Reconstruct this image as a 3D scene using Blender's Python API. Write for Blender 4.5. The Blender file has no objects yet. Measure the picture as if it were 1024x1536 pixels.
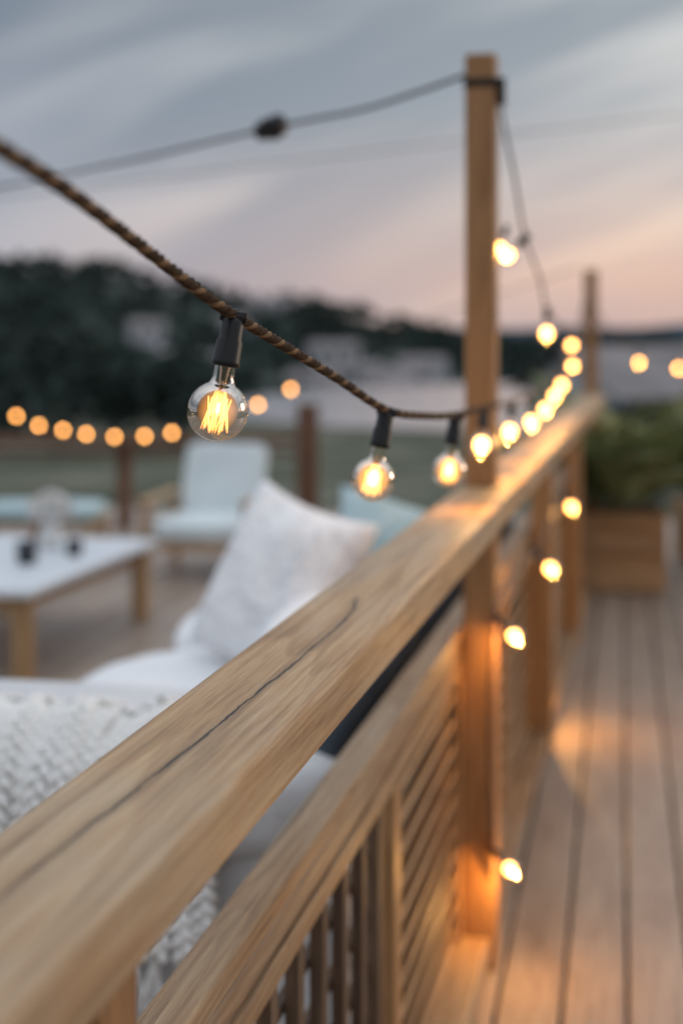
import bpy, math, random
from mathutils import Vector, noise, Matrix
random.seed(7)
D=bpy.data; C=bpy.context
sc=C.scene
sc.view_settings.view_transform='Standard'; sc.view_settings.look='None'; sc.view_settings.exposure=0
H=1.53                      # eye height above deck
TH=math.atan(0.224)         # railing direction relative to +Y
cs,sn=math.cos(TH),math.sin(TH)
def L(u,v,z=0): return Vector((u*cs+v*sn,-u*sn+v*cs,z))

# ---------------- node helpers ----------------
class NT:
    def __init__(s,mat):
        s.t=mat.node_tree; s.n=s.t.nodes; s.l=s.t.links
    def add(s,typ,props=None,ins=None):
        n=s.n.new(typ)
        for k,v in (props or {}).items(): setattr(n,k,v)
        for k,v in (ins or {}).items():
            if isinstance(v,bpy.types.NodeSocket): s.l.new(v,n.inputs[k])
            else: n.inputs[k].default_value=v
        return n
    def math(s,op,a,b=0.0,c=None,clamp=False):
        i={0:a,1:b}
        if c is not None: i[2]=c
        n=s.add('ShaderNodeMath',{'operation':op,'use_clamp':clamp},i); return n.outputs[0]
    def ramp(s,fac,stops,interp='LINEAR'):
        n=s.add('ShaderNodeValToRGB',{}, {0:fac}); cr=n.color_ramp; cr.interpolation=interp
        while len(cr.elements)>len(stops): cr.elements.remove(cr.elements[-1])
        while len(cr.elements)<len(stops): cr.elements.new(0.5)
        for e,(p,c) in zip(cr.elements,stops):
            e.position=p; e.color=(c[0],c[1],c[2],1) if hasattr(c,'__len__') else (c,c,c,1)
        return n.outputs[0]
    def mix(s,fac,a,b,mode='MIX'):
        n=s.add('ShaderNodeMix',{'data_type':'RGBA','blend_type':mode})
        for k,v in ((0,fac),(6,a),(7,b)):
            if isinstance(v,bpy.types.NodeSocket): s.l.new(v,n.inputs[k])
            elif k==0: n.inputs[0].default_value=v
            else: n.inputs[k].default_value=(v[0],v[1],v[2],1)
        return n.outputs[2]
def newmat(name):
    m=D.materials.new(name); m.use_nodes=True; nt=NT(m)
    b=nt.n['Principled BSDF']; return m,nt,b

def wood(name,dark,mid,light,axis='Y',rough=0.6,grey=0.0,crack=False,scale=1.0,bump=0.35,ring=.12,freq=85.0):
    m,nt,b=newmat(name)
    tc=nt.add('ShaderNodeTexCoord').outputs['Object']
    at=nt.add('ShaderNodeAttribute',{'attribute_name':'rnd'}).outputs['Fac']
    off=nt.add('ShaderNodeCombineXYZ',{}, {0:nt.math('MULTIPLY',at,7.3),1:nt.math('MULTIPLY',at,3.1),2:nt.math('MULTIPLY',at,5.7)}).outputs[0]
    co=nt.add('ShaderNodeVectorMath',{'operation':'ADD'},{0:tc,1:off}).outputs[0]
    def st(k):
        v={'Y':(1,k,1),'X':(k,1,1),'Z':(1,1,k)}[axis]
        return nt.add('ShaderNodeMapping',{}, {'Vector':co,'Scale':v}).outputs[0]
    big=nt.add('ShaderNodeTexNoise',{}, {'Vector':st(0.09),'Scale':8*scale,'Detail':2,'Roughness':.45,'Distortion':.25}).outputs['Fac']
    fr_=nt.math('FRACT',nt.math('MULTIPLY',big,freq/6.283))
    rings=nt.math('MULTIPLY',nt.math('POWER',fr_,1.6),nt.math('SUBTRACT',1.0,nt.math('POWER',fr_,14.0)))
    fib=nt.add('ShaderNodeTexNoise',{}, {'Vector':st(0.022),'Scale':420*scale,'Detail':5,'Roughness':.7}).outputs['Fac']
    fib2=nt.add('ShaderNodeTexNoise',{}, {'Vector':st(0.028),'Scale':120*scale,'Detail':7,'Roughness':.7}).outputs['Fac']
    pat=nt.add('ShaderNodeTexNoise',{}, {'Vector':st(0.18),'Scale':8*scale,'Detail':5,'Roughness':.65}).outputs['Fac']
    f=nt.math('ADD',nt.math('MULTIPLY',rings,-ring),nt.math('ADD',nt.math('MULTIPLY',fib2,.95),nt.math('MULTIPLY',fib,.55)))
    f=nt.math('MULTIPLY_ADD',pat,.65,nt.math('SUBTRACT',f,.57-ring*.4))
    f=nt.math('ADD',f,nt.math('MULTIPLY_ADD',at,.24,-.12))
    col=nt.ramp(f,[(.18,dark),(.5,mid),(.82,light)])
    gp=nt.ramp(pat,[(.42,0.0),(.62,1.0)])
    if grey>0:
        gcol=nt.ramp(fib2,[(.3,(.14,.12,.095)),(.7,(.38,.335,.27))])
        col=nt.mix(nt.math('MULTIPLY',gp,grey),col,gcol)
    ck=nt.add('ShaderNodeTexNoise',{}, {'Vector':st(0.012),'Scale':110*scale,'Detail':2,'Roughness':.5}).outputs['Fac']
    ckm=nt.math('MULTIPLY',nt.ramp(ck,[(.29,1.0),(.33,0.0)]),gp)
    col=nt.mix(nt.math('MULTIPLY',ckm,.8),col,(.04,.025,.013))
    vo=nt.add('ShaderNodeTexVoronoi',{}, {'Vector':st(0.35),'Scale':4.0*scale,'Randomness':1.0}).outputs['Distance']
    kn=nt.ramp(vo,[(.030,1.0),(.075,0.0)])
    col=nt.mix(nt.math('MULTIPLY',kn,.65),col,(.06,.03,.014))
    hgt=nt.math('SUBTRACT',nt.math('ADD',nt.math('MULTIPLY',fib,.5),nt.math('MULTIPLY',fib2,.6)),ckm)
    if crack:
        sx=nt.add('ShaderNodeSeparateXYZ',{}, {0:tc})
        x,y,z=sx.outputs
        mr=nt.add('ShaderNodeMapRange',{}, {0:y,1:0.8,2:2.0,3:0.0,4:1.0}).outputs[0]
        fc=nt.add('ShaderNodeFloatCurve',{}, {1:mr})
        cu=fc.mapping.curves[0]
        pts=[(0.0,.355),(.12,.375),(.25,.425),(.40,.475),(.60,.535),(.78,.56),(.86,.53),(.93,.41),(1.0,.36)]
        cu.points[0].location=pts[0]; cu.points[1].location=pts[-1]
        for p in pts[1:-1]: cu.points.new(*p)
        fc.mapping.update()
        wob=nt.add('ShaderNodeTexNoise',{}, {'Vector':tc,'Scale':16.0,'Detail':6,'Roughness':.6}).outputs['Fac']
        uc=nt.math('MULTIPLY_ADD',fc.outputs[0],.1,-.45)
        uc=nt.math('ADD',uc,nt.math('MULTIPLY_ADD',wob,.010,-.005))
        dist=nt.math('ABSOLUTE',nt.math('SUBTRACT',x,uc))
        wn=nt.add('ShaderNodeTexNoise',{}, {'Vector':st(0.3),'Scale':40.0,'Detail':3}).outputs['Fac']
        taper=nt.add('ShaderNodeMapRange',{}, {0:y,1:.80,2:1.15,3:.35,4:1}).outputs[0]
        wv=nt.math('MULTIPLY',nt.math('MULTIPLY_ADD',wn,.0050,-.0007),taper)
        wv=nt.math('MAXIMUM',wv,.0001)
        core=nt.math('SUBTRACT',1.0,nt.math('DIVIDE',dist,wv),clamp=True)
        core=nt.math('MULTIPLY',core,3.0,clamp=True)
        ends=nt.math('MULTIPLY',nt.math('GREATER_THAN',y,.75),nt.math('LESS_THAN',y,1.93))
        top=nt.math('GREATER_THAN',z,1.155)
        core=nt.math('MULTIPLY',core,nt.math('MULTIPLY',ends,top))
        halo=nt.math('MULTIPLY',nt.math('SUBTRACT',1.0,nt.math('DIVIDE',dist,.011),clamp=True),nt.math('MULTIPLY',ends,top))
        col=nt.mix(nt.math('MULTIPLY',halo,.45),col,(.15,.095,.05))
        col=nt.mix(core,col,(.014,.009,.006))
        hgt=nt.math('SUBTRACT',hgt,nt.math('MULTIPLY',core,2.5))
    bp=nt.add('ShaderNodeBump',{}, {'Height':hgt,'Strength':bump,'Distance':.002})
    nt.l.new(col,b.inputs['Base Color']); nt.l.new(bp.outputs[0],b.inputs['Normal'])
    b.inputs['Roughness'].default_value=rough
    b.inputs['Specular IOR Level'].default_value=.4
    return m

def fabric(name,c1,c2,sc_=400,rough=.95,bump=.25,pattern=None):
    m,nt,b=newmat(name)
    tc=nt.add('ShaderNodeTexCoord').outputs['Object']
    n1=nt.add('ShaderNodeTexNoise',{}, {'Vector':tc,'Scale':4,'Detail':3}).outputs['Fac']
    n2=nt.add('ShaderNodeTexNoise',{}, {'Vector':tc,'Scale':sc_,'Detail':2}).outputs['Fac']
    f=nt.math('ADD',nt.math('MULTIPLY',n1,.6),nt.math('MULTIPLY',n2,.4))
    col=nt.ramp(f,[(.35,c1),(.65,c2)])
    if pattern:
        mp=nt.add('ShaderNodeMapping',{}, {'Vector':tc,'Rotation':(0,0,.5),'Scale':(1,2.2,1)}).outputs[0]
        w=nt.add('ShaderNodeTexNoise',{}, {'Vector':mp,'Scale':11,'Detail':4,'Roughness':.6,'Distortion':1.4}).outputs['Fac']
        k=nt.ramp(w,[(.52,0.0),(.57,1.0),(.62,0.0)])
        col=nt.mix(nt.math('MULTIPLY',k,.6),col,pattern)
    wr=nt.add('ShaderNodeTexNoise',{}, {'Vector':tc,'Scale':7,'Detail':4,'Distortion':1.2}).outputs['Fac']
    h=nt.math('ADD',nt.math('MULTIPLY',n2,.05),wr)
    bp=nt.add('ShaderNodeBump',{}, {'Height':h,'Strength':bump,'Distance':.05})
    nt.l.new(col,b.inputs['Base Color']); nt.l.new(bp.outputs[0],b.inputs['Normal'])
    b.inputs['Roughness'].default_value=rough; b.inputs['Specular IOR Level'].default_value=.15
    return m
def plain(name,col,rough=.6,var=.25,sc_=12,metal=0,spec=.4):
    m,nt,b=newmat(name)
    tc=nt.add('ShaderNodeTexCoord').outputs['Object']
    n1=nt.add('ShaderNodeTexNoise',{}, {'Vector':tc,'Scale':sc_,'Detail':4}).outputs['Fac']
    c=nt.ramp(n1,[(.3,[x*(1-var) for x in col]),(.7,[min(1,x*(1+var)) for x in col])])
    nt.l.new(c,b.inputs['Base Color']); b.inputs['Roughness'].default_value=rough
    b.inputs['Metallic'].default_value=metal; b.inputs['Specular IOR Level'].default_value=spec
    return m
def emis(name,col,strength):
    m,nt,b=newmat(name)
    b.inputs['Base Color'].default_value=(.8,.6,.4,1)
    b.inputs['Emission Color'].default_value=(*col,1); b.inputs['Emission Strength'].default_value=strength
    m.cycles.emission_sampling='NONE'
    return m

M_cap=wood('rail_cap_wood',(.15,.078,.030),(.41,.245,.118),(.60,.42,.245),'Y',.48,.42,crack=True,bump=.6,ring=.20,freq=70)
M_railY=wood('rail_wood',(.12,.060,.026),(.32,.185,.088),(.48,.32,.175),'Y',.52,.35,ring=.18)
M_postZ=wood('post_wood',(.15,.068,.024),(.34,.172,.066),(.48,.27,.12),'Z',.52,.05)
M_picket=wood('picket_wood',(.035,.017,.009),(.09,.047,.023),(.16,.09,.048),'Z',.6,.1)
M_slatY=wood('slat_wood',(.13,.062,.022),(.30,.160,.065),(.44,.265,.125),'Y',.52,.1)
M_deck=wood('deck_wood',(.14,.10,.078),(.30,.228,.180),(.42,.335,.275),'Y',.38,.3,bump=.25)
M_tblw=wood('table_wood',(.22,.12,.05),(.42,.26,.13),(.55,.38,.22),'Z',.5)
M_bpost=wood('back_post_wood',(.06,.03,.018),(.14,.07,.04),(.22,.12,.07),'Z',.6)
M_brail=wood('back_rail_wood',(.06,.03,.018),(.14,.07,.04),(.22,.12,.07),'X',.6)
M_white=fabric('white_linen',(.76,.77,.79),(.86,.87,.88))
M_sofa=fabric('sofa_linen',(.56,.57,.59),(.69,.70,.71),bump=.35)
M_pill=fabric('pillow_print',(.80,.80,.81),(.88,.88,.88),pattern=(.40,.40,.43),bump=.3)
M_teal=fabric('teal_fabric',(.26,.37,.38),(.38,.49,.50))
M_pteal=fabric('pale_teal_fabric',(.34,.46,.49),(.45,.57,.60))
M_chair=fabric('chair_canvas',(.60,.68,.70),(.72,.78,.80))
M_char=fabric('charcoal_fabric',(.035,.045,.06),(.07,.085,.105))
M_yarn=fabric('cream_yarn',(.80,.79,.76),(.90,.89,.87),sc_=900,bump=.2)
M_black=plain('black_bakelite',(.008,.008,.009),.42,.3,60,spec=.3)
M_tabtop=plain('white_table_top',(.66,.70,.74),.4,.06)
M_cable=plain('grey_cable',(.055,.05,.048),.6,.2)
M_strA=plain('brown_cord',(.050,.028,.015),.85,.5,300,spec=.15)
M_strB=plain('tan_cord',(.19,.115,.062),.85,.4,300,spec=.15)
M_leaf=plain('palm_leaf',(.19,.23,.10),.5,.45,6)
M_tree=plain('tree_leaf',(.032,.048,.042),.8,.5,.15,spec=.1)
M_house=plain('house_wall',(.46,.47,.50),.8,.08,1)
M_roof=plain('house_roof',(.20,.18,.18),.8,.2,1)
M_win=plain('window_glass',(.03,.04,.05),.1,.1,1)
M_wick=wood('planter_wood',(.18,.09,.04),(.36,.20,.09),(.48,.30,.16),'X',.7)
M_soil=plain('soil',(.03,.022,.015),.95,.3,30)
M_ceram=plain('white_ceramic',(.7,.7,.69),.3,.05)
M_dglass=plain('dark_glass',(.02,.025,.035),.12,.2)
M_amber=plain('terracotta_glaze',(.22,.10,.05),.4,.2)
M_petal=plain('white_petals',(.75,.74,.72),.7,.1,40)
M_fil=emis('hot_filament',(1.0,.40,.08),4.2)
M_glowN=emis('near_bulb_glow',(1.0,.50,.15),9.0)
M_glow=emis('bulb_glow',(1.0,.43,.10),18.0)
M_metal=plain('filament_wire',(.5,.4,.3),.3,.1,40,metal=1)
M_glass=D.materials.new('bulb_glass'); M_glass.use_nodes=True; g=NT(M_glass); g.n.clear()
lw=g.add('ShaderNodeLayerWeight',{}, {'Blend':.28}).outputs['Facing']
tcol=g.ramp(lw,[(.0,(.98,.94,.88)),(.6,(.92,.83,.73)),(1,(.45,.32,.22))])
tr=g.add('ShaderNodeBsdfTransparent',{}, {'Color':tcol})
gl=g.add('ShaderNodeBsdfGlossy',{}, {'Color':(1,.93,.85,1),'Roughness':.02})
fr=g.add('ShaderNodeFresnel',{}, {'IOR':1.45}).outputs[0]
fr=g.math('MULTIPLY_ADD',fr,.55,.0,clamp=True)
mx=g.add('ShaderNodeMixShader',{}, {0:fr,1:tr.outputs[0],2:gl.outputs[0]})
out=g.add('ShaderNodeOutputMaterial'); g.l.new(mx.outputs[0],out.inputs[0])
# warm luminous haze around the filament (emissive shell added to imitate the glow)
def haze(name,k,p=2.0):
    M=D.materials.new(name); M.use_nodes=True; g=NT(M); g.n.clear()
    lw=g.add('ShaderNodeLayerWeight',{}, {'Blend':.5}).outputs['Facing']
    f=g.math('POWER',g.math('SUBTRACT',1.0,lw,clamp=True),p)
    em=g.add('ShaderNodeEmission',{}, {'Color':(1,.40,.085,1),'Strength':g.math('MULTIPLY',f,k)})
    tr=g.add('ShaderNodeBsdfTransparent')
    a=g.add('ShaderNodeAddShader',{}, {0:em.outputs[0],1:tr.outputs[0]})
    o=g.add('ShaderNodeOutputMaterial'); g.l.new(a.outputs[0],o.inputs[0]); M.cycles.emission_sampling='NONE'
    return M
M_haze=haze('warm_glow_shell',.50); M_haze2=haze('warm_glow_shell_bright',.9,1.6)

# ---------------- geometry helpers ----------------
def empty(name,rail=False,loc=None):
    e=D.objects.new(name,None); sc.collection.objects.link(e); e.empty_display_size=.1
    if rail: e.rotation_euler=(0,0,-TH)
    if loc: e.location=loc
    return e
class Geo:
    def __init__(s): s.v=[]; s.f=[]; s.r=[]
    def add(s,vs,fs,r=None):
        r=random.random() if r is None else r
        o=len(s.v); s.v+= [tuple(p) for p in vs]; s.f+=[tuple(i+o for i in f) for f in fs]; s.r+=[r]*len(vs)
    def box(s,x0,x1,y0,y1,z0,z1,mat=None):
        vs=[Vector((x,y,z)) for x in (x0,x1) for y in (y0,y1) for z in (z0,z1)]
        if mat: vs=[mat@p for p in vs]
        s.add(vs,[(0,1,3,2),(4,6,7,5),(0,4,5,1),(2,3,7,6),(0,2,6,4),(1,5,7,3)])
    def cyl(s,r0,r1,z0,z1,n=16,c=(0,0)):
        vs=[(c[0]+r*math.cos(2*math.pi*i/n),c[1]+r*math.sin(2*math.pi*i/n),z) for r,z in((r0,z0),(r1,z1)) for i in range(n)]
        fs=[(i,(i+1)%n,n+(i+1)%n,n+i) for i in range(n)]+[tuple(range(n))[::-1],tuple(range(n,2*n))]
        s.add(vs,fs)
    def lathe(s,prof,n=32,c=(0,0,0)):
        vs=[(c[0]+r*math.cos(2*math.pi*i/n),c[1]+r*math.sin(2*math.pi*i/n),c[2]+z) for r,z in prof for i in range(n)]
        fs=[(k*n+i,k*n+(i+1)%n,(k+1)*n+(i+1)%n,(k+1)*n+i) for k in range(len(prof)-1) for i in range(n)]
        s.add(vs,fs)
    def mesh(s,name):
        me=D.meshes.new(name); me.from_pydata(s.v,[],s.f); 
        a=me.attributes.new('rnd','FLOAT','POINT'); a.data.foreach_set('value',s.r); me.update(); return me
    def obj(s,name,mat,parent=None,bevel=0,smooth=False,seg=2):
        me=s.mesh(name); me.materials.append(mat)
        o=D.objects.new(name,me); sc.collection.objects.link(o)
        if parent: o.parent=parent
        if smooth:
            me.polygons.foreach_set('use_smooth',[True]*len(me.polygons))
        if bevel:
            b=o.modifiers.new('bev','BEVEL'); b.width=bevel; b.segments=seg; b.limit_method='ANGLE'
        return o
def tube(name,pts,r,mat,parent=None,smooth=True,res=3):
    cu=D.curves.new(name,'CURVE'); cu.dimensions='3D'; cu.bevel_depth=r; cu.bevel_resolution=res
    sp=cu.splines.new('POLY'); sp.points.add(len(pts)-1)
    for i,p in enumerate(pts): sp.points[i].co=(p[0],p[1],p[2],1)
    sp.use_smooth=True
    cu.use_fill_caps=True
    cu.materials.append(mat)
    o=D.objects.new(name,cu); sc.collection.objects.link(o)
    if parent: o.parent=parent
    return o
def catmull(P,n=20):
    P=[Vector(p) for p in P]; P=[2*P[0]-P[1]]+P+[2*P[-1]-P[-2]]; out=[]
    for i in range(1,len(P)-2):
        a,b,c,d=P[i-1:i+3]
        for k in range(n):
            t=k/n; out.append(.5*((2*b)+(c-a)*t+(2*a-5*b+4*c-d)*t*t+(3*b-a-3*c+d)*t**3))
    out.append(P[-2]); return out
def superbox(hx,hy,hz,n=5,sub=14,amp=.006,ns=5,seed=0,puff=0):
    vs=[];fs=[];idx={}
    def vid(p):
        k=tuple(round(c,5) for c in p)
        if k not in idx:
            x,y,z=p; w=(abs(x)**n+abs(y)**n+abs(z)**n)**(1/n); q=Vector((x/w*hx,y/w*hy,z/w*hz))
            q.z*=1+puff*(1-x*x)*(1-y*y)
            q+=Vector(q).normalized()*amp*noise.noise(q*ns+Vector((seed,seed*2.1,0)))*2
            idx[k]=len(vs); vs.append(q)
        return idx[k]
    for ax in range(3):
        for sg in (-1,1):
            for i in range(sub):
                for j in range(sub):
                    q=[]
                    for a,b in ((i,j),(i+1,j),(i+1,j+1),(i,j+1)):
                        a=-1+2*a/sub;b=-1+2*b/sub
                        p=[0,0,0];p[ax]=sg;p[(ax+1)%3]=a;p[(ax+2)%3]=b
                        q.append(vid(p))
                    fs.append(tuple(q if sg>0 else q[::-1]))
    return vs,fs
def cushion(name,c,h,mat,parent,n=5,amp=.006,ns=5,seed=0,puff=.0,rot=(0,0,0),sub=16):
    vs,fs=superbox(*h,n=n,sub=sub,amp=amp,ns=ns,seed=seed,puff=puff)
    g=Geo(); g.add(vs,fs,.5); o=g.obj(name,mat,parent,smooth=True); o.location=c; o.rotation_euler=rot; return o
def pillow(name,W,Hh,T,mat,parent,seed=0,N=30):
    g=Geo()
    for sg in (1,-1):
        vs=[];fs=[]
        for i in range(N+1):
            for j in range(N+1):
                s=-1+2*i/N;t=-1+2*j/N
                x=s*W*(1-.11*(1-t*t)); y=t*Hh*(1-.11*(1-s*s))
                th=T*((1-s**2)*(1-t**2))**.42
                e=(1-s**4)*(1-t**4)
                z=sg*th+.022*e*noise.noise(Vector((x*6,y*6,seed+sg)))+ .016*e*noise.noise(Vector((x*18,y*9,seed+sg*3)))
                vs.append((x,y,z))
        for i in range(N):
            for j in range(N):
                a=i*(N+1)+j; q=(a,a+N+1,a+N+2,a+1); fs.append(q if sg>0 else q[::-1])
        g.add(vs,fs,.5)
    return g.obj(name,mat,parent,smooth=True)

# ---------------- main railing ----------------
rail=empty('wooden_deck_railing',rail=True)
ztop=H-.362
g=Geo(); g.box(-.473,-.337,.25,9.0,ztop-.0585,ztop); g.r=[.62]*8; o=g.obj('rail_cap',M_cap,rail,bevel=.006,seg=4)
pv=[.98,3.46,5.30,7.14,8.98]      # post stations along the rail
g=Geo(); g2=Geo()
for i,v in enumerate(pv):
    if i==1:
        g.box(-.466,-.386,v-.04,v+.04,0.0,ztop-.0590); g2.box(-.462,-.388,v-.035,v+.039,ztop+.0005,2.215)
    elif i==4: g.box(-.466,-.386,v+.03,v+.11,0.0,1.95)
    else: g.box(-.466,-.386,v-.04,v+.04,0.0,ztop-.0590)
g.obj('posts',M_postZ,rail,bevel=.004); g2.obj('tall_post',M_postZ,rail,bevel=.004)
g=Geo()
zl=H-.70
for a,b in ((.25,pv[1]+.04),(pv[1]+.045,9.0)):
    g.box(-.525,-.4685,a,b,zl-.03,zl)
    g.box(-.512,-.472,a,b,zl-.075,zl-.036)
    g.box(-.502,-.4690,a,b,zl-.118,zl-.082)
g.obj('lower_rail',M_railY,rail,bevel=.004,seg=3)
g=Geo(); g.box(-.53,-.400,.3,pv[1]-.045,.03,.085); g.box(-.53,-.40,pv[1]+.045,9,.03,.085); g.obj('bottom_rail',M_railY,rail,bevel=.004)
gs=Geo(); gp=Geo(); gd=Geo(); gh=Geo()
zt=zl-.12; zb=.087
def stile(v,w=.045): gp.box(-.512,-.466,v-w/2,v+w/2,zb,zt)
def slats(v0,v1):
    z=zb+.03; 
    while z<zt-.02:
        M=Matrix.Translation(((-.489),0,z))@Matrix.Rotation(math.radians(-30),4,'Y')
        gs.box(-.016,.016,v0,v1,-.0055,.0055,M); z+=.062
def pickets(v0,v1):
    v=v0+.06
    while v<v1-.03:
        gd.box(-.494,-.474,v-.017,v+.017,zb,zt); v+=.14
    z=zb+.06
    while z<zt-.02:
        gh.box(-.511,-.496,v0,v1,z-.008,z+.008); z+=.095
st=[1.08,2.55,3.39]
for v in st: stile(v,.07 if v==2.55 else .05)
pickets(1.11,2.515); slats(2.59,3.36)
for k in (1,2,3):
    a,b=pv[k]+.06,pv[k+1]-.06
    stile(a+.02);stile(b-.02); m_=(a+b)/2; stile(m_); slats(a+.045,m_-.025); slats(m_+.025,b-.045)
gs.obj('slats',M_slatY,rail,bevel=.0015); gp.obj('stiles',M_postZ,rail,bevel=.002)
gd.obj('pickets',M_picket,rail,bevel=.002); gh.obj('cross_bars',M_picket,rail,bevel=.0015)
g=Geo(); zc=2.145
g.box(-.4655,-.3845,pv[1]-.0385,pv[1]+.0425,zc-.010,zc+.010)
g.box(-.386,-.365,pv[1]-.03,pv[1]-.005,zc-.055,zc+.012)
g.obj('strap_clamp',M_black,rail,bevel=.003)

# ---------------- deck ----------------
deck=empty('wooden_deck'); deck.rotation_euler=(0,0,-math.atan(.196))
g=Geo(); w=.138
for i in range(-58,24):
    x=.02+i*(w+.009); 
    y=-2.0+random.random()*1.5
    ymax=12.2
    while y<ymax:
        l=random.choice((3.0,3.6,4.2)); e=min(y+l,ymax)
        g.box(x,x+w,y,e-.004,-.030,random.uniform(-.0015,.001)); y+=l
g.obj('boards',M_deck,deck,bevel=.004)
g=Geo(); 
for y in [-1.5+.6*i for i in range(23)]: g.box(-8.4,3.4,y,y+.05,-.20,-.034)
g.box(-8.5,3.45,12.21,12.25,-.5,-.01)
g.obj('joists',M_bpost,deck)

# ---------------- sofa ----------------
sofa=empty('outdoor_sofa',rail=True)
g=Geo(); g.box(-1.60,-.74,2.5,5.9,.08,.30); 
for u in (-1.55,-.66):
    for v in (2.6,5.8): g.box(u-.03,u+.03,v-.03,v+.03,0,.09)
g.obj('base',M_char,sofa,bevel=.02)
cushion('back_frame',(-.655,4.25,.50),(.085,1.65,.36),M_char,sofa,n=8,amp=.004)
cushion('arm_panel',(-1.10,2.60,.36),(.53,.10,.30),M_sofa,sofa,n=9,amp=.006,seed=2)
cushion('arm_cushion',(-1.12,2.74,.655),(.58,.29,.12),M_sofa,sofa,n=3.2,amp=.022,ns=3.2,seed=5,puff=.16,sub=36)
cushion('seat_cushion_1',(-1.22,3.66,.45),(.41,.63,.14),M_white,sofa,n=4.0,amp=.024,ns=3.5,seed=1,puff=.18,sub=30)
cushion('seat_cushion_2',(-1.22,5.02,.45),(.41,.68,.14),M_white,sofa,n=4.0,amp=.024,ns=3.5,seed=3,puff=.18,sub=30)
cushion('back_cushion_1',(-.85,3.62,.66),(.10,.50,.20),M_white,sofa,n=3.2,amp=.016,seed=4,rot=(0,-.12,0))
cushion('back_cushion_2',(-.84,5.05,.66),(.10,.60,.20),M_teal,sofa,n=3.2,amp=.016,seed=6,rot=(0,-.12,0))
p=pillow('throw_pillow',.250,.26,.12,M_pill,None,seed=3)
p.location=(-.17,3.93,.84)
R=Matrix.Rotation(math.radians(-44),4,'Z')@Matrix.Rotation(math.radians(66),4,'X')@Matrix.Rotation(math.radians(-11),4,'Z')
p.rotation_euler=R.to_euler()
p=pillow('throw_pillow',.22,.20,.10,M_pteal,None,seed=9)
p.location=(.17,5.30,.76)
R=Matrix.Rotation(math.radians(20),4,'Z')@Matrix.Rotation(math.radians(48),4,'X')@Matrix.Rotation(math.radians(-25),4,'Z')
p.rotation_euler=R.to_euler()

# knitted throw
thr=empty('knitted_throw',rail=True)
cu=D.curves.new('yarn','CURVE'); cu.dimensions='3D'; cu.bevel_depth=.0085; cu.bevel_resolution=2; cu.materials.append(M_yarn)
path=catmull([(0,2.585,.792),(0,2.53,.782),(0,2.465,.735),(0,2.43,.65),(0,2.43,.52),(0,2.43,.40)],14)
Ls=[0]
for a,b in zip(path,path[1:]): Ls.append(Ls[-1]+(b-a).length)
for c in range(17):
    u0=-1.42+c*.039; sh=random.uniform(-.06,.05)
    for k in range(3):
        pts=[]; N=120
        for i in range(N):
            s=Ls[-1]*i/(N-1)*(1-abs(sh)); j=max(0,min(len(Ls)-2,next((q for q in range(len(Ls)-1) if Ls[q+1]>=s),len(Ls)-2)))
            t=(s-Ls[j])/(Ls[j+1]-Ls[j]); b=path[j].lerp(path[j+1],t); tg=(path[j+1]-path[j]).normalized(); nr=Vector((0,tg.z,-tg.y))
            if nr.z<0 and abs(nr.z)>.3: nr=-nr
            if nr.y>0 and abs(nr.y)>.9: nr=-nr
            ph=2*math.pi*(s/.075+k/3+.15*noise.noise(Vector((c*1.3,s*9,2))))
            a=.017*math.sin(ph)*(1+.5*noise.noise(Vector((c*.9,s*11,7)))); h=.010*math.sin(2*ph)
            wv=.022*noise.noise(Vector((c*.7,s*6,1)))
            pp=b+nr*(h+.014+.024*noise.noise(Vector((c*.5,s*7,4))))+Vector((u0+a+wv,0,0)); pts.append(pp)
        sp=cu.splines.new('POLY'); sp.points.add(len(pts)-1)
        for i,q in enumerate(pts): sp.points[i].co=(*q,1)
    for e,sg in ((pts[-1],1),(pts[0],-1)):
        for k in range(6):
            sp=cu.splines.new('POLY'); sp.points.add(5); dx=random.uniform(-.025,.025)
            for i in range(6):
                if sg>0: sp.points[i].co=(e.x+dx*i/4+random.uniform(-.003,.003),e.y-.004+random.uniform(-.008,.008),e.z-.020*i,1)
                else: sp.points[i].co=(e.x+dx*i/3+random.uniform(-.006,.006),e.y+.010*i,e.z+.004+random.uniform(-.004,.008)-.002*i,1)
            for q in sp.points: q.radius=.45
y_=D.objects.new('yarn',cu); sc.collection.objects.link(y_); y_.parent=thr

# ---------------- coffee table ----------------
tb=empty('coffee_table',rail=True)
g=Geo(); g.box(-3.62,-2.68,5.76,7.38,.385,.42); g.obj('top',M_tabtop,tb,bevel=.006)
g=Geo()
for u in (-3.55,-2.75):
    for v in (5.84,7.30): g.box(u-.04,u+.04,v-.04,v+.04,0,.384)
g.obj('legs',M_tblw,tb,bevel=.004)
g=Geo(); 
for u in (-3.55,-2.75): g.box(u-.015,u+.015,5.885,7.255,.32,.383)
g.obj('apron',M_slatY,tb)
def at(u,v,z): return L(u,v,z)
vz=empty('flower_vase',loc=at(-3.12,6.95,.42))
g=Geo(); g.lathe([(0,0),(.05,0),(.065,.05),(.06,.10),(.035,.14),(.04,.16)],20); g.obj('vase',M_ceram,vz,smooth=True)
g=Geo()
for i in range(220):
    a=random.random()*6.28; b=random.uniform(-.5,1.3); r=.11*random.uniform(.6,1)
    c=Vector((r*math.cos(a)*math.cos(b),r*math.sin(a)*math.cos(b),.20+r*.8*math.sin(b)))
    t1=Vector([random.gauss(0,1) for _ in range(3)]).normalized()*.022; t2=t1.cross(Vector([random.gauss(0,1) for _ in range(3)])).normalized()*.022
    g.add([c-t1-t2,c+t1-t2,c+t1+t2,c-t1+t2],[(0,1,2,3)])
g.obj('blossoms',M_petal,vz)
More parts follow.
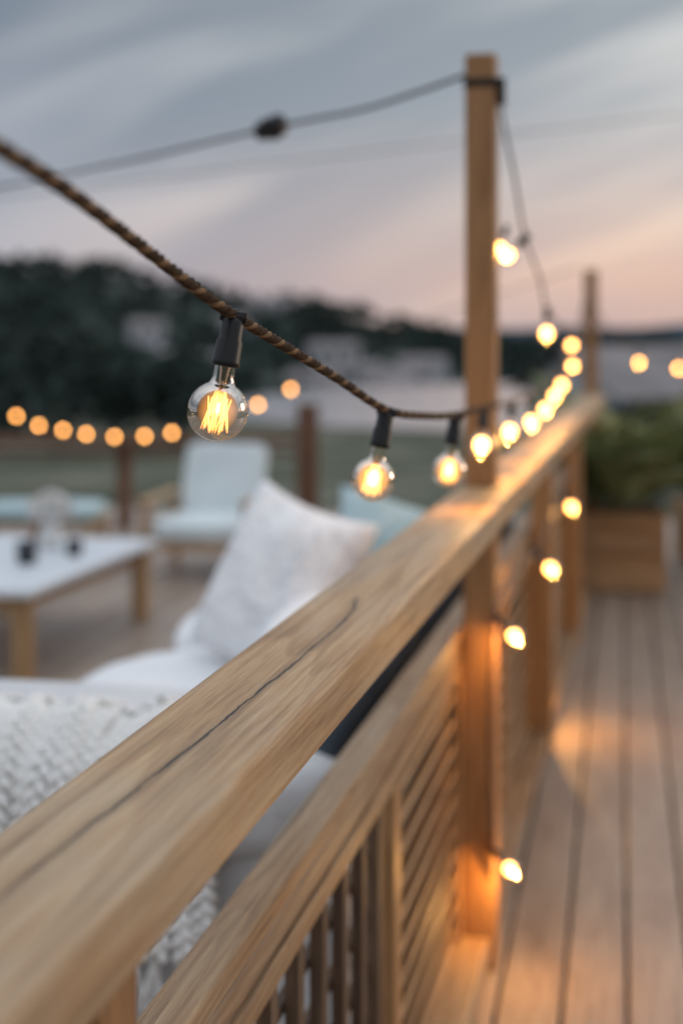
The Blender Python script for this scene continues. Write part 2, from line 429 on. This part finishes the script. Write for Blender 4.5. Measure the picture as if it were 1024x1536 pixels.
cp=empty('dark_glass_candle',loc=at(-3.02,6.45,.42)); g=Geo(); g.lathe([(0,0),(.045,0),(.05,.02),(.05,.11),(.046,.11),(.044,.03),(0,.03)],20); g.obj('jar',M_dglass,cp,smooth=True)
cp=empty('dark_glass_candle',loc=at(-2.90,6.75,.42)); g=Geo(); g.lathe([(0,0),(.035,0),(.04,.02),(.04,.08),(.036,.08),(.034,.03),(0,.03)],20); g.obj('jar',M_dglass,cp,smooth=True)
cp=empty('brown_bottle',loc=at(-3.28,7.15,.42)); g=Geo(); g.lathe([(0,0),(.04,0),(.042,.02),(.042,.15),(.015,.19),(.015,.25),(0,.25)],20); g.obj('body',M_amber,cp,smooth=True)

# ---------------- lounge chair + footstool ----------------
def chair(loc,rz,fab):
    e=empty('lounge_chair',loc=loc); e.rotation_euler=(0,0,rz)
    g=Geo()
    for x in (-.33,.33):
        g.box(x-.025,x+.025,-.36,-.31,0,.47); g.box(x-.025,x+.025,.30,.35,0,.42)
        g.box(x-.035,x+.035,-.38,.36,.472,.50); g.box(x-.02,x+.02,-.31,.30,.18,.23)
    g.box(-.305,.305,-.35,-.31,.18,.23); g.box(-.305,.305,.30,.34,.18,.23)
    g.obj('frame',M_tblw,e,bevel=.005)
    cushion('seat',(0,-.03,.295),(.30,.34,.065),fab,e,n=7,amp=.008)
    cushion('backrest',(0,.38,.56),(.28,.055,.25),fab,e,n=8,amp=.006,rot=(-.30,0,0),seed=2)
    return e
chair((-.86,9.3,0),-.18,M_chair)
fs_=empty('footstool',loc=(-2.05,9.7,0))
g=Geo()
for x in (-.4,.4):
    for y in (-.25,.25): g.box(x-.025,x+.025,y-.025,y+.025,0,.26)
g.box(-.43,.43,-.28,.28,.261,.29); g.obj('frame',M_tblw,fs_,bevel=.004)
cushion('seat',(0,0,.345),(.42,.28,.055),M_pteal,fs_,n=6,amp=.008)

# ---------------- back railing ----------------
br=empty('back_railing')
g=Geo(); g.box(-6.6,-.36,11.16,11.26,.69,.76); g.box(-6.6,-.36,11.18,11.24,.60,.64); g.obj('rails',M_brail,br,bevel=.004)
g=Geo()
g.box(-.35,-.18,11.12,11.29,0,1.0)
for x in (-1.72,-3.3,-4.9,-6.5): g.box(x-.055,x+.055,11.265,11.36,0,.74)
g.obj('posts',M_bpost,br,bevel=.005)

# ---------------- planter + palm ----------------
def planter(loc,s,rz):
    pl=empty('wooden_planter',loc=loc); pl.rotation_euler=(0,0,rz); pl.scale=(s,s,s)
    g=Geo()
    for k in range(6):
        z=.012+k*.073
        g.box(-.27,.27,-.27,-.25,z,z+.068); g.box(-.27,.27,.25,.27,z,z+.068)
        g.box(-.27,-.25,-.248,.248,z,z+.068); g.box(.25,.27,-.248,.248,z,z+.068)
    g.box(-.285,.285,-.285,-.24,.450,.472);g.box(-.285,.285,.24,.285,.450,.472);g.box(-.285,-.24,-.239,.239,.450,.472);g.box(.24,.285,-.239,.239,.450,.472)
    g.obj('slatted_box',M_wick,pl,bevel=.003)
    g=Geo(); g.box(-.248,.248,-.248,.248,.35,.40); g.obj('soil',M_soil,pl)
def palm(loc,nf,sz):
    pm=empty('potted_palm',loc=loc)
    g=Geo()
    for i in range(nf):
        az=random.random()*6.283; ln=random.uniform(.6,1.05)*sz; up=random.uniform(.95,1.55)
        d=Vector((math.cos(az),math.sin(az),0)); side=Vector((-d.y,d.x,0)); p=d*random.uniform(0,.06); ang=up
        N=26; pr=Vector(p)
        for k in range(N):
            t=k/N; ang-=.040; tg=d*math.cos(ang)+Vector((0,0,math.sin(ang))); q=pr+tg*ln/N
            g.add([pr-side*.004,pr+side*.004,q+side*.003,q-side*.003],[(0,1,2,3)],.5)
            if t>.15:
                ll=(.22*math.sin(math.pi*min(1,(t-.05)/.98))+.03)*sz
                for sg in (-1,1):
                    tip=q+(side*sg*.85+tg*.6+Vector((0,0,-.15+random.uniform(-.1,.1)))).normalized()*ll
                    mid=(q+tip)/2+Vector((0,0,.012)); wv=tg*.016
                    g.add([q,mid-wv,tip,mid+wv],[(0,1,2,3)],random.random())
            pr=q
    g.obj('fronds',M_leaf,pm)
    g=Geo(); g.cyl(.05,.035,-.02,.12,10); g.obj('stem',M_bpost,pm)
planter((1.69,8.75,0),1,-.1); palm((1.69,8.75,.40),52,1.08)
planter((2.55,9.6,0),.9,.1); palm((2.45,9.5,.36),40,1.0)

# ---------------- bulbs ----------------
cz=-.0885; R=.0285
prof=[(.0092,-.040),(.0096,-.050),(.0100,-.0565),(.0112,-.0600)]
for a in range(26,181,5):
    th=math.radians(a); prof.append((max(R*math.sin(th),.0001),cz+R*math.cos(th)))
gg=Geo(); gg.lathe(prof,40); me_glass=gg.mesh('glass'); me_glass.materials.append(M_glass)
gg=Geo(); gg.lathe([(0,.001),(.0085,.0),(.0105,-.003),(.0108,-.020),(.0122,-.022),(.0125,-.040),(.0130,-.041),(.0130,-.0455),(.0105,-.0460),(0,-.0455)],28)
gg.box(-.0125,.0125,-.004,.004,-.004,.0065)
me_sock=gg.mesh('socket'); me_sock.materials.append(M_black)
gg=Geo(); gg.lathe([(.0055,-.044),(.0042,-.055),(.0030,-.066),(.0036,-.072),(.0001,-.074)],16); me_stem=gg.mesh('glass_stem'); me_stem.materials.append(M_glass)
for me in (me_glass,me_sock,me_stem): me.polygons.foreach_set('use_smooth',[True]*len(me.polygons))
def cage(fc,n,r0,r1,z0,z1,ph=0):
    sp=fc.splines.new('POLY'); N=n*2; sub=4; sp.points.add(N*sub)
    for i in range(N*sub+1):
        k=i/sub; a=2*math.pi*k/N+ph; f=abs(((k+1)%2)-1) 
        r=r0+(r1-r0)*f; z=z0+(z1-z0)*f
        sp.points[i].co=(r*math.cos(a),r*math.sin(a),z,1)
fc=D.curves.new('filament','CURVE'); fc.dimensions='3D'; fc.bevel_depth=.00028; fc.bevel_resolution=2; fc.materials.append(M_fil)
cage(fc,9,.0050,.0130,-.070,-.107); cage(fc,5,.0030,.0075,-.068,-.098,.4); cage(fc,6,.0110,.0050,-.076,-.110,.9)
wc=D.curves.new('support_wires','CURVE'); wc.dimensions='3D'; wc.bevel_depth=.0004; wc.materials.append(M_metal)
for a in range(0,360,60):
    sp=wc.splines.new('POLY'); sp.points.add(2); ca,sa=math.cos(math.radians(a)),math.sin(math.radians(a))
    for k,(r,z) in enumerate(((.001,-.060),(.004,-.068),(.0055,-.074))): sp.points[k].co=(r*ca,r*sa,z,1)
for sx in (-.003,.003):
    sp=wc.splines.new('POLY'); sp.points.add(1); sp.points[0].co=(sx,0,-.044,1); sp.points[1].co=(sx*.5,0,-.074,1)
def ball(name,r,z,mat,s=1.0,n=16,da=15):
    g=Geo(); g.lathe([(max(.00005,r*math.sin(math.radians(a))),z+r*s*math.cos(math.radians(a))) for a in range(0,181,da)],n)
    me=g.mesh(name); me.materials.append(mat); me.polygons.foreach_set('use_smooth',[True]*len(me.polygons)); return me
me_core=ball('hot_core',.0022,-.086,M_glowN,2.6)
me_mid=ball('mid_glow',.0075,-.087,M_glowN,1.5)
me_haze=ball('warm_glow_shell',.0200,-.087,M_haze,1.12,32,6)
me_haze2=ball('warm_glow_shell',.0240,-.0875,M_haze2,1.05,32,6)
me_far=ball('far_glow',.0170,-.087,M_glow,1.1)
def bulb(parent,pos,kind='far',dirn=(0,0,-1),scale=1.0,watt=.35):
    e=D.objects.new('bulb',None); sc.collection.objects.link(e); e.parent=parent; e.location=pos; e.empty_display_size=.02
    e.rotation_mode='QUATERNION'; e.rotation_quaternion=Vector((0,0,-1)).rotation_difference(Vector(dirn).normalized()); e.scale=(scale,)*3
    parts=[('socket',me_sock),('glass',me_glass)]
    if kind=='near': parts+=[('glass_stem',me_stem),('filament',fc),('support_wires',wc),('core',me_core),('glow_shell',me_haze)]
    elif kind=='mid': parts+=[('filament',fc),('glow',me_mid),('glow_shell',me_haze2)]
    else: parts+=[('glow',me_far)]
    for nme,d in parts:
        o=D.objects.new(nme,d); sc.collection.objects.link(o); o.parent=e
    if watt>0:
        l=D.lights.new('bulb_light','POINT'); l.energy=watt; l.color=(1,.50,.13); l.shadow_soft_size=.0020 if kind=='near' else .006
        lo=D.objects.new('bulb_light',l); sc.collection.objects.link(lo); lo.parent=e
        lo.location=(0,0,-.088) if kind!='far' else (0,0,-.114)
    return e

# main twisted string
s0=empty('string_lights')
cp=[(-.19,.62,1.632),(-.193,.72,1.6346),(-.192,.8,1.636),(-.1835,.95,1.628),(-.161,1.1,1.605),(-.129,1.24,1.5736),(-.101,1.33,1.5506),(-.063,1.46,1.5232),(-.0092,1.63,1.485),(.0587,1.84,1.435),(.1248,2.08,1.414),(.1865,2.3,1.404),(.2946,2.95,1.382),(.432,3.6,1.366),(.544,4.1,1.36),(.672,4.7,1.366),(.7976,5.3,1.386),(.951,6.0,1.425),(1.195,7.2,1.535),(1.46,8.6,1.72)]
cl=catmull(cp,40)
def helix(k,nst,hr,pitch,pth):
    out=[]; s=0; up=Vector((0,0,1))
    acc=[0]
    for a,b in zip(pth,pth[1:]): acc.append(acc[-1]+(b-a).length)
    T=acc[-1]; step=pitch/14; j=0; s=0
    while s<T:
        while acc[j+1]<s: j+=1
        t=(s-acc[j])/(acc[j+1]-acc[j]); p=pth[j].lerp(pth[j+1],t); tg=(pth[j+1]-pth[j]).normalized()
        sd=tg.cross(up).normalized(); nn=sd.cross(tg)
        ph=2*math.pi*(s/pitch+k/nst)+.7*noise.noise(Vector((s*6,0,0)))
        out.append(p+sd*hr*math.cos(ph)+nn*hr*math.sin(ph)); s+=step
    return out
near=cl[:40*12+20]
tube('cord_strand',helix(0,3,.0027,.044,near),.0031,M_strA,s0,res=3)
tube('cord_strand',helix(1,3,.0025,.044,near),.0028,M_strB,s0,res=3)
tube('cord_strand',helix(2,3,.0027,.044,near),.0031,M_strA,s0,res=3)
tube('cord',cl[40*12+19:],.0042,M_strB,s0)
bulb(s0,(-.1008,1.331,1.5475),'near',(-.17,-.02,-1),1.0,.12)
bulb(s0,(.0580,1.838,1.4320),'mid',(-.20,0,-1),1.0,.35)
bulb(s0,(.1830,2.285,1.4010),'mid',(-.12,0,-1),.98,.5)
for (x,y,z) in [(.2946,2.95,1.379),(.432,3.6,1.363),(.544,4.1,1.357),(.672,4.7,1.363),(.7976,5.3,1.383),(.90,5.75,1.408),(1.06,6.5,1.47)]:
    bulb(s0,(x,y,z),'far',(random.uniform(-.15,.1),0,-1),.85,1.7)
s1=empty('string_lights')
tube('cable',catmull([(.2966,3.40,2.155),(.18,3.47,2.125),(.047,3.6,2.104),(-.187,3.8,2.088),(-.629,4.3,2.064),(-1.2,5,2.057),(-1.9,5.9,2.09),(-3.2,7.5,2.25)],16),.0052,M_cable,s1)
g=Geo(); g.lathe([(0,-.046),(.024,-.044),(.029,-.02),(.030,.0),(.030,.034),(.026,.038),(0,.038)],20)
o=g.obj('empty_socket',M_black,s1,smooth=True); o.location=(-.187,3.8,2.088); o.rotation_euler=(0,math.radians(80),math.radians(-40)); 
g=Geo(); g.box(-.024,.024,-.024,.024,-.026,.026); o2=g.obj('socket_clip',M_black,s1,bevel=.004); o2.location=(-.187,3.8,2.084)
tube('cable',catmull([(.383,3.46,2.138),(.395,3.47,2.05),(.4258,3.52,1.934),(.464,3.6,1.783),(.5588,4.0,1.689),(.6065,4.2,1.6147),(.80,5.1,1.56),(1.10,6.6,1.58),(1.44,8.35,1.80)],16),.0038,M_cable,s1)
bulb(s1,(.470,3.6,1.785),'far',(-.75,0,-.75),.8,1.5)
bulb(s1,(.6065,4.2,1.613),'far',(-.02,0,-1),.85,.8)
bulb(s1,(.405,3.50,1.80),'far',(-.3,.0,-1),.62,1.0)  # small bulb added to stand for the glow on the post
bulb(s1,(1.0,6.1,1.565),'far',(-.2,0,-1),.85,0)
s2=empty('overhead_cable'); tube('cable',[(-5,9,2.07),(-.47,9,2.62),(2.16,9,2.94),(6,9,3.5)],.0035,M_cable,s2)
s3=empty('string_lights')
tube('cable',catmull([(1.47,8.5,1.75),(1.70,8.8,1.52),(1.88,9,1.44),(2.13,9,1.405),(2.45,9.1,1.43),(3.3,9.5,1.8)],12),.004,M_cable,s3)
bulb(s3,(1.88,9,1.44),'far',(0,0,-1),.85,2.0); bulb(s3,(2.13,9,1.405),'far',(0,0,-1),.85,1.0); bulb(s3,(2.42,9.1,1.43),'far',(0,0,-1),.85,0)
s4=empty('string_lights')
bp_=[(-2.283,.972),(-2.124,.906),(-1.955,.874),(-1.791,.846),(-1.594,.827),(-1.383,.831),(-1.191,.855),(-.586,1.052),(-.356,1.16)]
tube('cable',catmull([(-3.2,10,1.6),(-2.49,10,1.15)]+[(x,10,z+.072) for x,z in bp_]+[(-.056,10,1.366),(.3,9.8,1.56),(1.44,8.7,1.95)],8),.004,M_cable,s4)
for x,z in bp_: bulb(s4,(x,10,z+.072),'far',(0,0,-1),.84,0)
s5=empty('string_lights')
tube('cable',catmull([(1.02,6.2,.96),(.85,5.5,.94),(.72,4.95,.90),(.61,4.4,.875),(.48,3.9,.885),(.368,3.41,.868),(.352,3.395,.60),(.357,3.40,.315),(.36,3.5,.05)],12),.004,M_cable,s5)
bulb(s5,(.368,3.40,.862),'far',(.7,-.25,-.75),.72,4.0)
bulb(s5,(.357,3.39,.312),'far',(.7,-.3,-.75),.72,5.0)
bulb(s5,(.595,4.38,.874),'far',(.6,-.1,-.75),.85,3.0)
bulb(s5,(.853,5.5,.937),'far',(.4,-.1,-.8),.85,2.5)
bulb(s5,(.780,5.46,.36),'far',(.1,0,-.9),.7,11)  # added bulb, hidden by the post, to make the warm pool on deck

# ---------------- terrain ----------------
def ss(a,b,x):
    t=max(0,min(1,(x-a)/(b-a))); return t*t*(3-2*t)
RT=[(-1.2,20),(-.5,24),(-.24,21),(-.17,19),(-.1,13.5),(-.03,9.5),(.04,5),(.08,0),(.12,-1),(.3,-2),(1.2,-2)]
def ridge(t):
    if t<=RT[0][0]: return RT[0][1]
    for (a,b),(c,d) in zip(RT,RT[1:]):
        if t<=c: return b+(d-b)*(t-a)/(c-a)
    return RT[-1][1]
def hgt(x,y):
    if y<14: z=-.55
    else: z=-.55-1.45*ss(14,45,y)-5*ss(75,160,y)
    if y>160:
        t=x/y; r=ridge(t)+7+3*noise.noise(Vector((t*9,3,1)))
        z+=r*ss(160,420,y)*(1-.9*ss(440,900,y))
        z+=1.6*noise.noise(Vector((x*.02,y*.02,0)))*ss(160,220,y)
    return z
ys=[-40,-20,-5,3,9,12,14,17,20,25,30,36,42,48,60,75]+[75+12*i for i in range(1,40)]+[560,620,700,800,1000,1400,2200,4000]
NX=90; vs=[];fs=[]
for y in ys:
    for i in range(NX+1):
        s=-1+2*i/NX; x=s*abs(s)**.6*(60+abs(y)*1.3); vs.append((x,y,hgt(x,max(y,1))))
for j in range(len(ys)-1):
    for i in range(NX):
        a=j*(NX+1)+i; fs.append((a,a+1,a+NX+2,a+NX+1))
m,nt,b=newmat('ground_cover')
geo=nt.add('ShaderNodeNewGeometry').outputs['Position']; yy=nt.add('ShaderNodeSeparateXYZ',{}, {0:geo}).outputs[1]
nz=nt.add('ShaderNodeTexNoise',{}, {'Vector':geo,'Scale':.35,'Detail':7,'Roughness':.65}).outputs['Fac']
grass=nt.ramp(nz,[(.3,(.045,.052,.036)),(.5,(.10,.108,.078)),(.72,(.22,.21,.175))])
nf=nt.add('ShaderNodeTexNoise',{}, {'Vector':geo,'Scale':.03,'Detail':5}).outputs['Fac']
forest=nt.ramp(nf,[(.35,(.02,.03,.027)),(.6,(.035,.048,.04)),(.75,(.09,.10,.09))])
k=nt.add('ShaderNodeMapRange',{}, {0:yy,1:60,2:110,3:0,4:1}).outputs[0]
c=nt.mix(k,grass,forest); nt.l.new(c,b.inputs['Base Color']); b.inputs['Roughness'].default_value=1; b.inputs['Specular IOR Level'].default_value=.05
M_ground=m
g=Geo(); g.add(vs,fs,.5); g.obj('ground',M_ground,None,smooth=True)
m=plain('haze_hill',(.085,.11,.14),1,.2,.002,spec=0)  # blue-grey aerial haze put into the base colour
g=Geo(); vs=[];fs=[]; N=160
for j in range(9):
    for i in range(N+1):
        t=-1.3+2.6*i/N; y=1700+j*90; pr=math.sin(math.pi*j/8)
        top=15+24*ss(-.1,-1,t)+9*noise.noise(Vector((t*5,1,2)))+5*noise.noise(Vector((t*17,1,2)))+6*ss(.12,.3,t)
        vs.append((t*y,y,-12+(top+12)*pr))
for j in range(8):
    for i in range(N):
        a=j*(N+1)+i; fs.append((a,a+1,a+N+2,a+N+1))
g.add(vs,fs,.5); g.obj('distant_hills',m,None,smooth=True)
# bay water
m,nt,b=newmat('bay_water')
tc=nt.add('ShaderNodeTexCoord').outputs['Object']
wn=nt.add('ShaderNodeTexNoise',{}, {'Vector':tc,'Scale':1.2,'Detail':5}).outputs['Fac']
bp=nt.add('ShaderNodeBump',{}, {'Height':wn,'Strength':.25,'Distance':.1}); nt.l.new(bp.outputs[0],b.inputs['Normal'])
b.inputs['Base Color'].default_value=(.20,.24,.27,1); b.inputs['Roughness'].default_value=.12
g=Geo(); g.add([(-4.5,60,-1.92),(0,54,-1.92),(10,50,-1.92),(90,50,-1.92),(90,104,-1.92),(12,104,-1.92),(2,98,-1.92),(-5,84,-1.92),(-6.5,70,-1.92)],[tuple(range(9))]); g.obj('water',m,None)

HP=[(-.137,255,6,3.4,1.0),(-.10,215,7,3.2,1.0),(-.118,228,5,3,.8),(-.05,335,12,4,1.0),(-.006,235,8,4,1.1),(.012,215,7,3,1.0),(.03,180,6,2.6,1.0),(.052,160,6,2.3,1),(.078,165,6,2.5,.9),(-.02,190,6,2.6,.9),(.045,200,6,3,.9),(.058,230,7,3,1),(-.075,290,7,3,.8),(.000,160,5,2.3,1),(.12,150,7,2.4,1),(.15,170,8,2.4,1)]
def house(name,x,y,z,w,hh,dp=7,rz=0):
    e=empty(name,loc=(x,y,z)); e.rotation_euler=(0,0,rz)
    rh=min(1.4,dp*.2)
    g=Geo(); g.box(-w/2,w/2,-dp/2,dp/2,-2,hh)
    g.add([(-w/2,-dp/2,hh),(w/2,-dp/2,hh),(w/2,dp/2,hh),(-w/2,dp/2,hh),(-w/2,0,hh+rh),(w/2,0,hh+rh)],[(0,4,3),(1,2,5)]); g.obj('walls',M_house,e)
    g=Geo()
    for sg in (-1,1):
        g.add([(-w/2-.4,sg*(dp/2+.5),hh-.15),(w/2+.4,sg*(dp/2+.5),hh-.15),(w/2+.4,0,hh+rh+.1),(-w/2-.4,0,hh+rh+.1)],[(0,1,2,3)])
    g.obj('roof',M_roof,e)
    g=Geo(); n=max(2,int(w/2.4))
    for i in range(n):
        cx=-w/2+w*(i+.5)/n
        g.box(cx-.45,cx+.45,-dp/2-.05,-dp/2+.02,hh*.45,hh*.8)
    g.obj('windows',M_win,e)
hs=[]
for t,y,w,hh,s in HP:
    x=t*y; hs.append((x,y)); house('white_house',x,y,hgt(x,y),w,hh*s,5,rz=random.uniform(-.5,.5))
house('white_house',8.6,38,-1.9,5.5,2.1,5,rz=.35); hs.append((8.6,38))

g=Geo()
def tree(x,y,z,h,nl,ls):
    g.add([(x-.02*h,y,z-.5),(x+.02*h,y,z-.5),(x,y,z+h*.6)],[(0,1,2)])
    lob=[(random.uniform(-.22,.22),random.uniform(-.2,.2),random.uniform(.35,.85)) for _ in range(6)]
    for i in range(nl):
        a=random.choice(lob); c=Vector((x+h*(a[0]+random.gauss(0,.10)),y+h*(a[1]+random.gauss(0,.1)),z+h*(a[2]+random.gauss(0,.09))))
        t1=Vector([random.gauss(0,1) for _ in range(3)]).normalized()*ls*h; t2=t1.cross(Vector([random.gauss(0,1) for _ in range(3)])).normalized()*ls*h*.8
        g.add([c-t1-t2,c+t1-t2,c+t1+t2,c-t1+t2],[(0,1,2,3)])
def clear(x,y): return all(abs(x-a)>4.5 or not(-20<y-b<8) for a,b in hs)
for i in range(1500):
    y=random.uniform(150,440); t=random.uniform(-.42,.42); x=t*y
    if clear(x,y): tree(x,y,hgt(x,y),random.uniform(3.0,5.2)*(1.0 if y>220 else .75),24,.13)
for i in range(260):
    y=random.uniform(80,150); t=random.uniform(-.5,-.07) if random.random()<.8 else random.uniform(.1,.5); x=t*y
    if y<106 and x>-8: continue
    if clear(x,y): tree(x,y,hgt(x,y),random.uniform(2.5,4.2),70,.085)
for i in range(70):
    y=random.uniform(38,76); t=random.uniform(-.6,-.09); x=t*y
    tree(x,y,hgt(x,y),random.uniform(2.0,3.0),160,.06)
for i in range(22):
    y=random.uniform(18,28); x=y*random.uniform(.19,.42)
    tree(x,y,hgt(x,y),random.uniform(.9,1.3),220,.05)
g.obj('distant_trees',M_tree,None)

# ---------------- sky / world ----------------
w=D.worlds.new('World'); sc.world=w; w.use_nodes=True; q=NT(w); q.n.clear()
SE,SR=math.radians(8),math.radians(62)
sky=q.add('ShaderNodeTexSky',{'sky_type':'NISHITA','sun_disc':False,'sun_elevation':SE,'sun_rotation':SR}).outputs[0]
dr=q.add('ShaderNodeTexCoord').outputs['Generated']
sx=q.add('ShaderNodeSeparateXYZ',{}, {0:dr}); X,Y,Z=sx.outputs
sh=q.math('SUBTRACT',Z,q.math('MULTIPLY',X,.34))
cc=q.add('ShaderNodeCombineXYZ',{}, {0:q.math('MULTIPLY',X,1.5),1:q.math('MULTIPLY',sh,8.0),2:q.math('MULTIPLY',Y,1.5)}).outputs[0]
mp=q.add('ShaderNodeMapping',{}, {'Vector':cc,'Location':(2.3,.9,0)}).outputs[0]
n1=q.add('ShaderNodeTexNoise',{}, {'Vector':mp,'Scale':1.2,'Detail':4,'Roughness':.45,'Distortion':.35}).outputs['Fac']
cloud=q.ramp(n1,[(.38,0.0),(.58,1.0)],'EASE')
az=q.add('ShaderNodeMapRange',{}, {0:X,1:-.24,2:.22,3:0,4:1}).outputs[0]
el=q.add('ShaderNodeMapRange',{}, {0:Z,1:0.0,2:1.0,3:0,4:1}).outputs[0]
darkL=q.ramp(el,[(0,(.38,.39,.46)),(.06,(.31,.35,.43)),(.14,(.23,.28,.35)),(.24,(.165,.21,.27)),(.45,(.45,.53,.64)),(1,(1.0,1.08,1.20))])
darkR=q.ramp(el,[(0,(.60,.43,.41)),(.04,(.70,.48,.42)),(.09,(.58,.48,.46)),(.16,(.38,.41,.45)),(.24,(.33,.37,.41)),(.45,(.50,.56,.66)),(1,(1.0,1.08,1.20))])
litL=q.ramp(el,[(0,(.48,.46,.50)),(.06,(.48,.47,.52)),(.14,(.44,.46,.52)),(.24,(.25,.29,.35)),(.45,(.72,.78,.87)),(1,(1.2,1.27,1.36))])
litR=q.ramp(el,[(0,(.64,.47,.43)),(.04,(.86,.58,.45)),(.08,(.94,.72,.58)),(.13,(.88,.81,.75)),(.20,(.70,.70,.69)),(.26,(.48,.51,.53)),(.45,(.8,.86,.92)),(1,(1.2,1.27,1.36))])
dk=q.mix(az,darkL,darkR); lt=q.mix(az,litL,litR); colr=q.mix(cloud,dk,lt)
b1=q.add('ShaderNodeBackground',{}, {0:colr,1:.97}); b2=q.add('ShaderNodeBackground',{}, {0:sky,1:.005})
ad=q.add('ShaderNodeAddShader',{}, {0:b1.outputs[0],1:b2.outputs[0]}); ow=q.add('ShaderNodeOutputWorld'); q.l.new(ad.outputs[0],ow.inputs[0])
sl=D.lights.new('sun','SUN'); sl.energy=.6; sl.angle=math.radians(14); sl.color=(1,.78,.60)
so=D.objects.new('sun',sl); sc.collection.objects.link(so)
sd=Vector((math.sin(SR)*math.cos(SE),math.cos(SR)*math.cos(SE),math.sin(SE))); so.rotation_euler=sd.to_track_quat('Z','Y').to_euler()

# ---------------- camera ----------------
cam=D.cameras.new('camera'); co=D.objects.new('camera',cam); sc.collection.objects.link(co); sc.camera=co
co.location=(0,0,H); co.rotation_euler=(math.radians(90),0,0)
cam.sensor_fit='VERTICAL'; cam.sensor_height=36; cam.sensor_width=24; cam.lens=50; cam.shift_y=-263/1536
cam.clip_start=.05; cam.clip_end=8000
cam.dof.use_dof=True; cam.dof.focus_distance=1.42; cam.dof.aperture_fstop=2.3
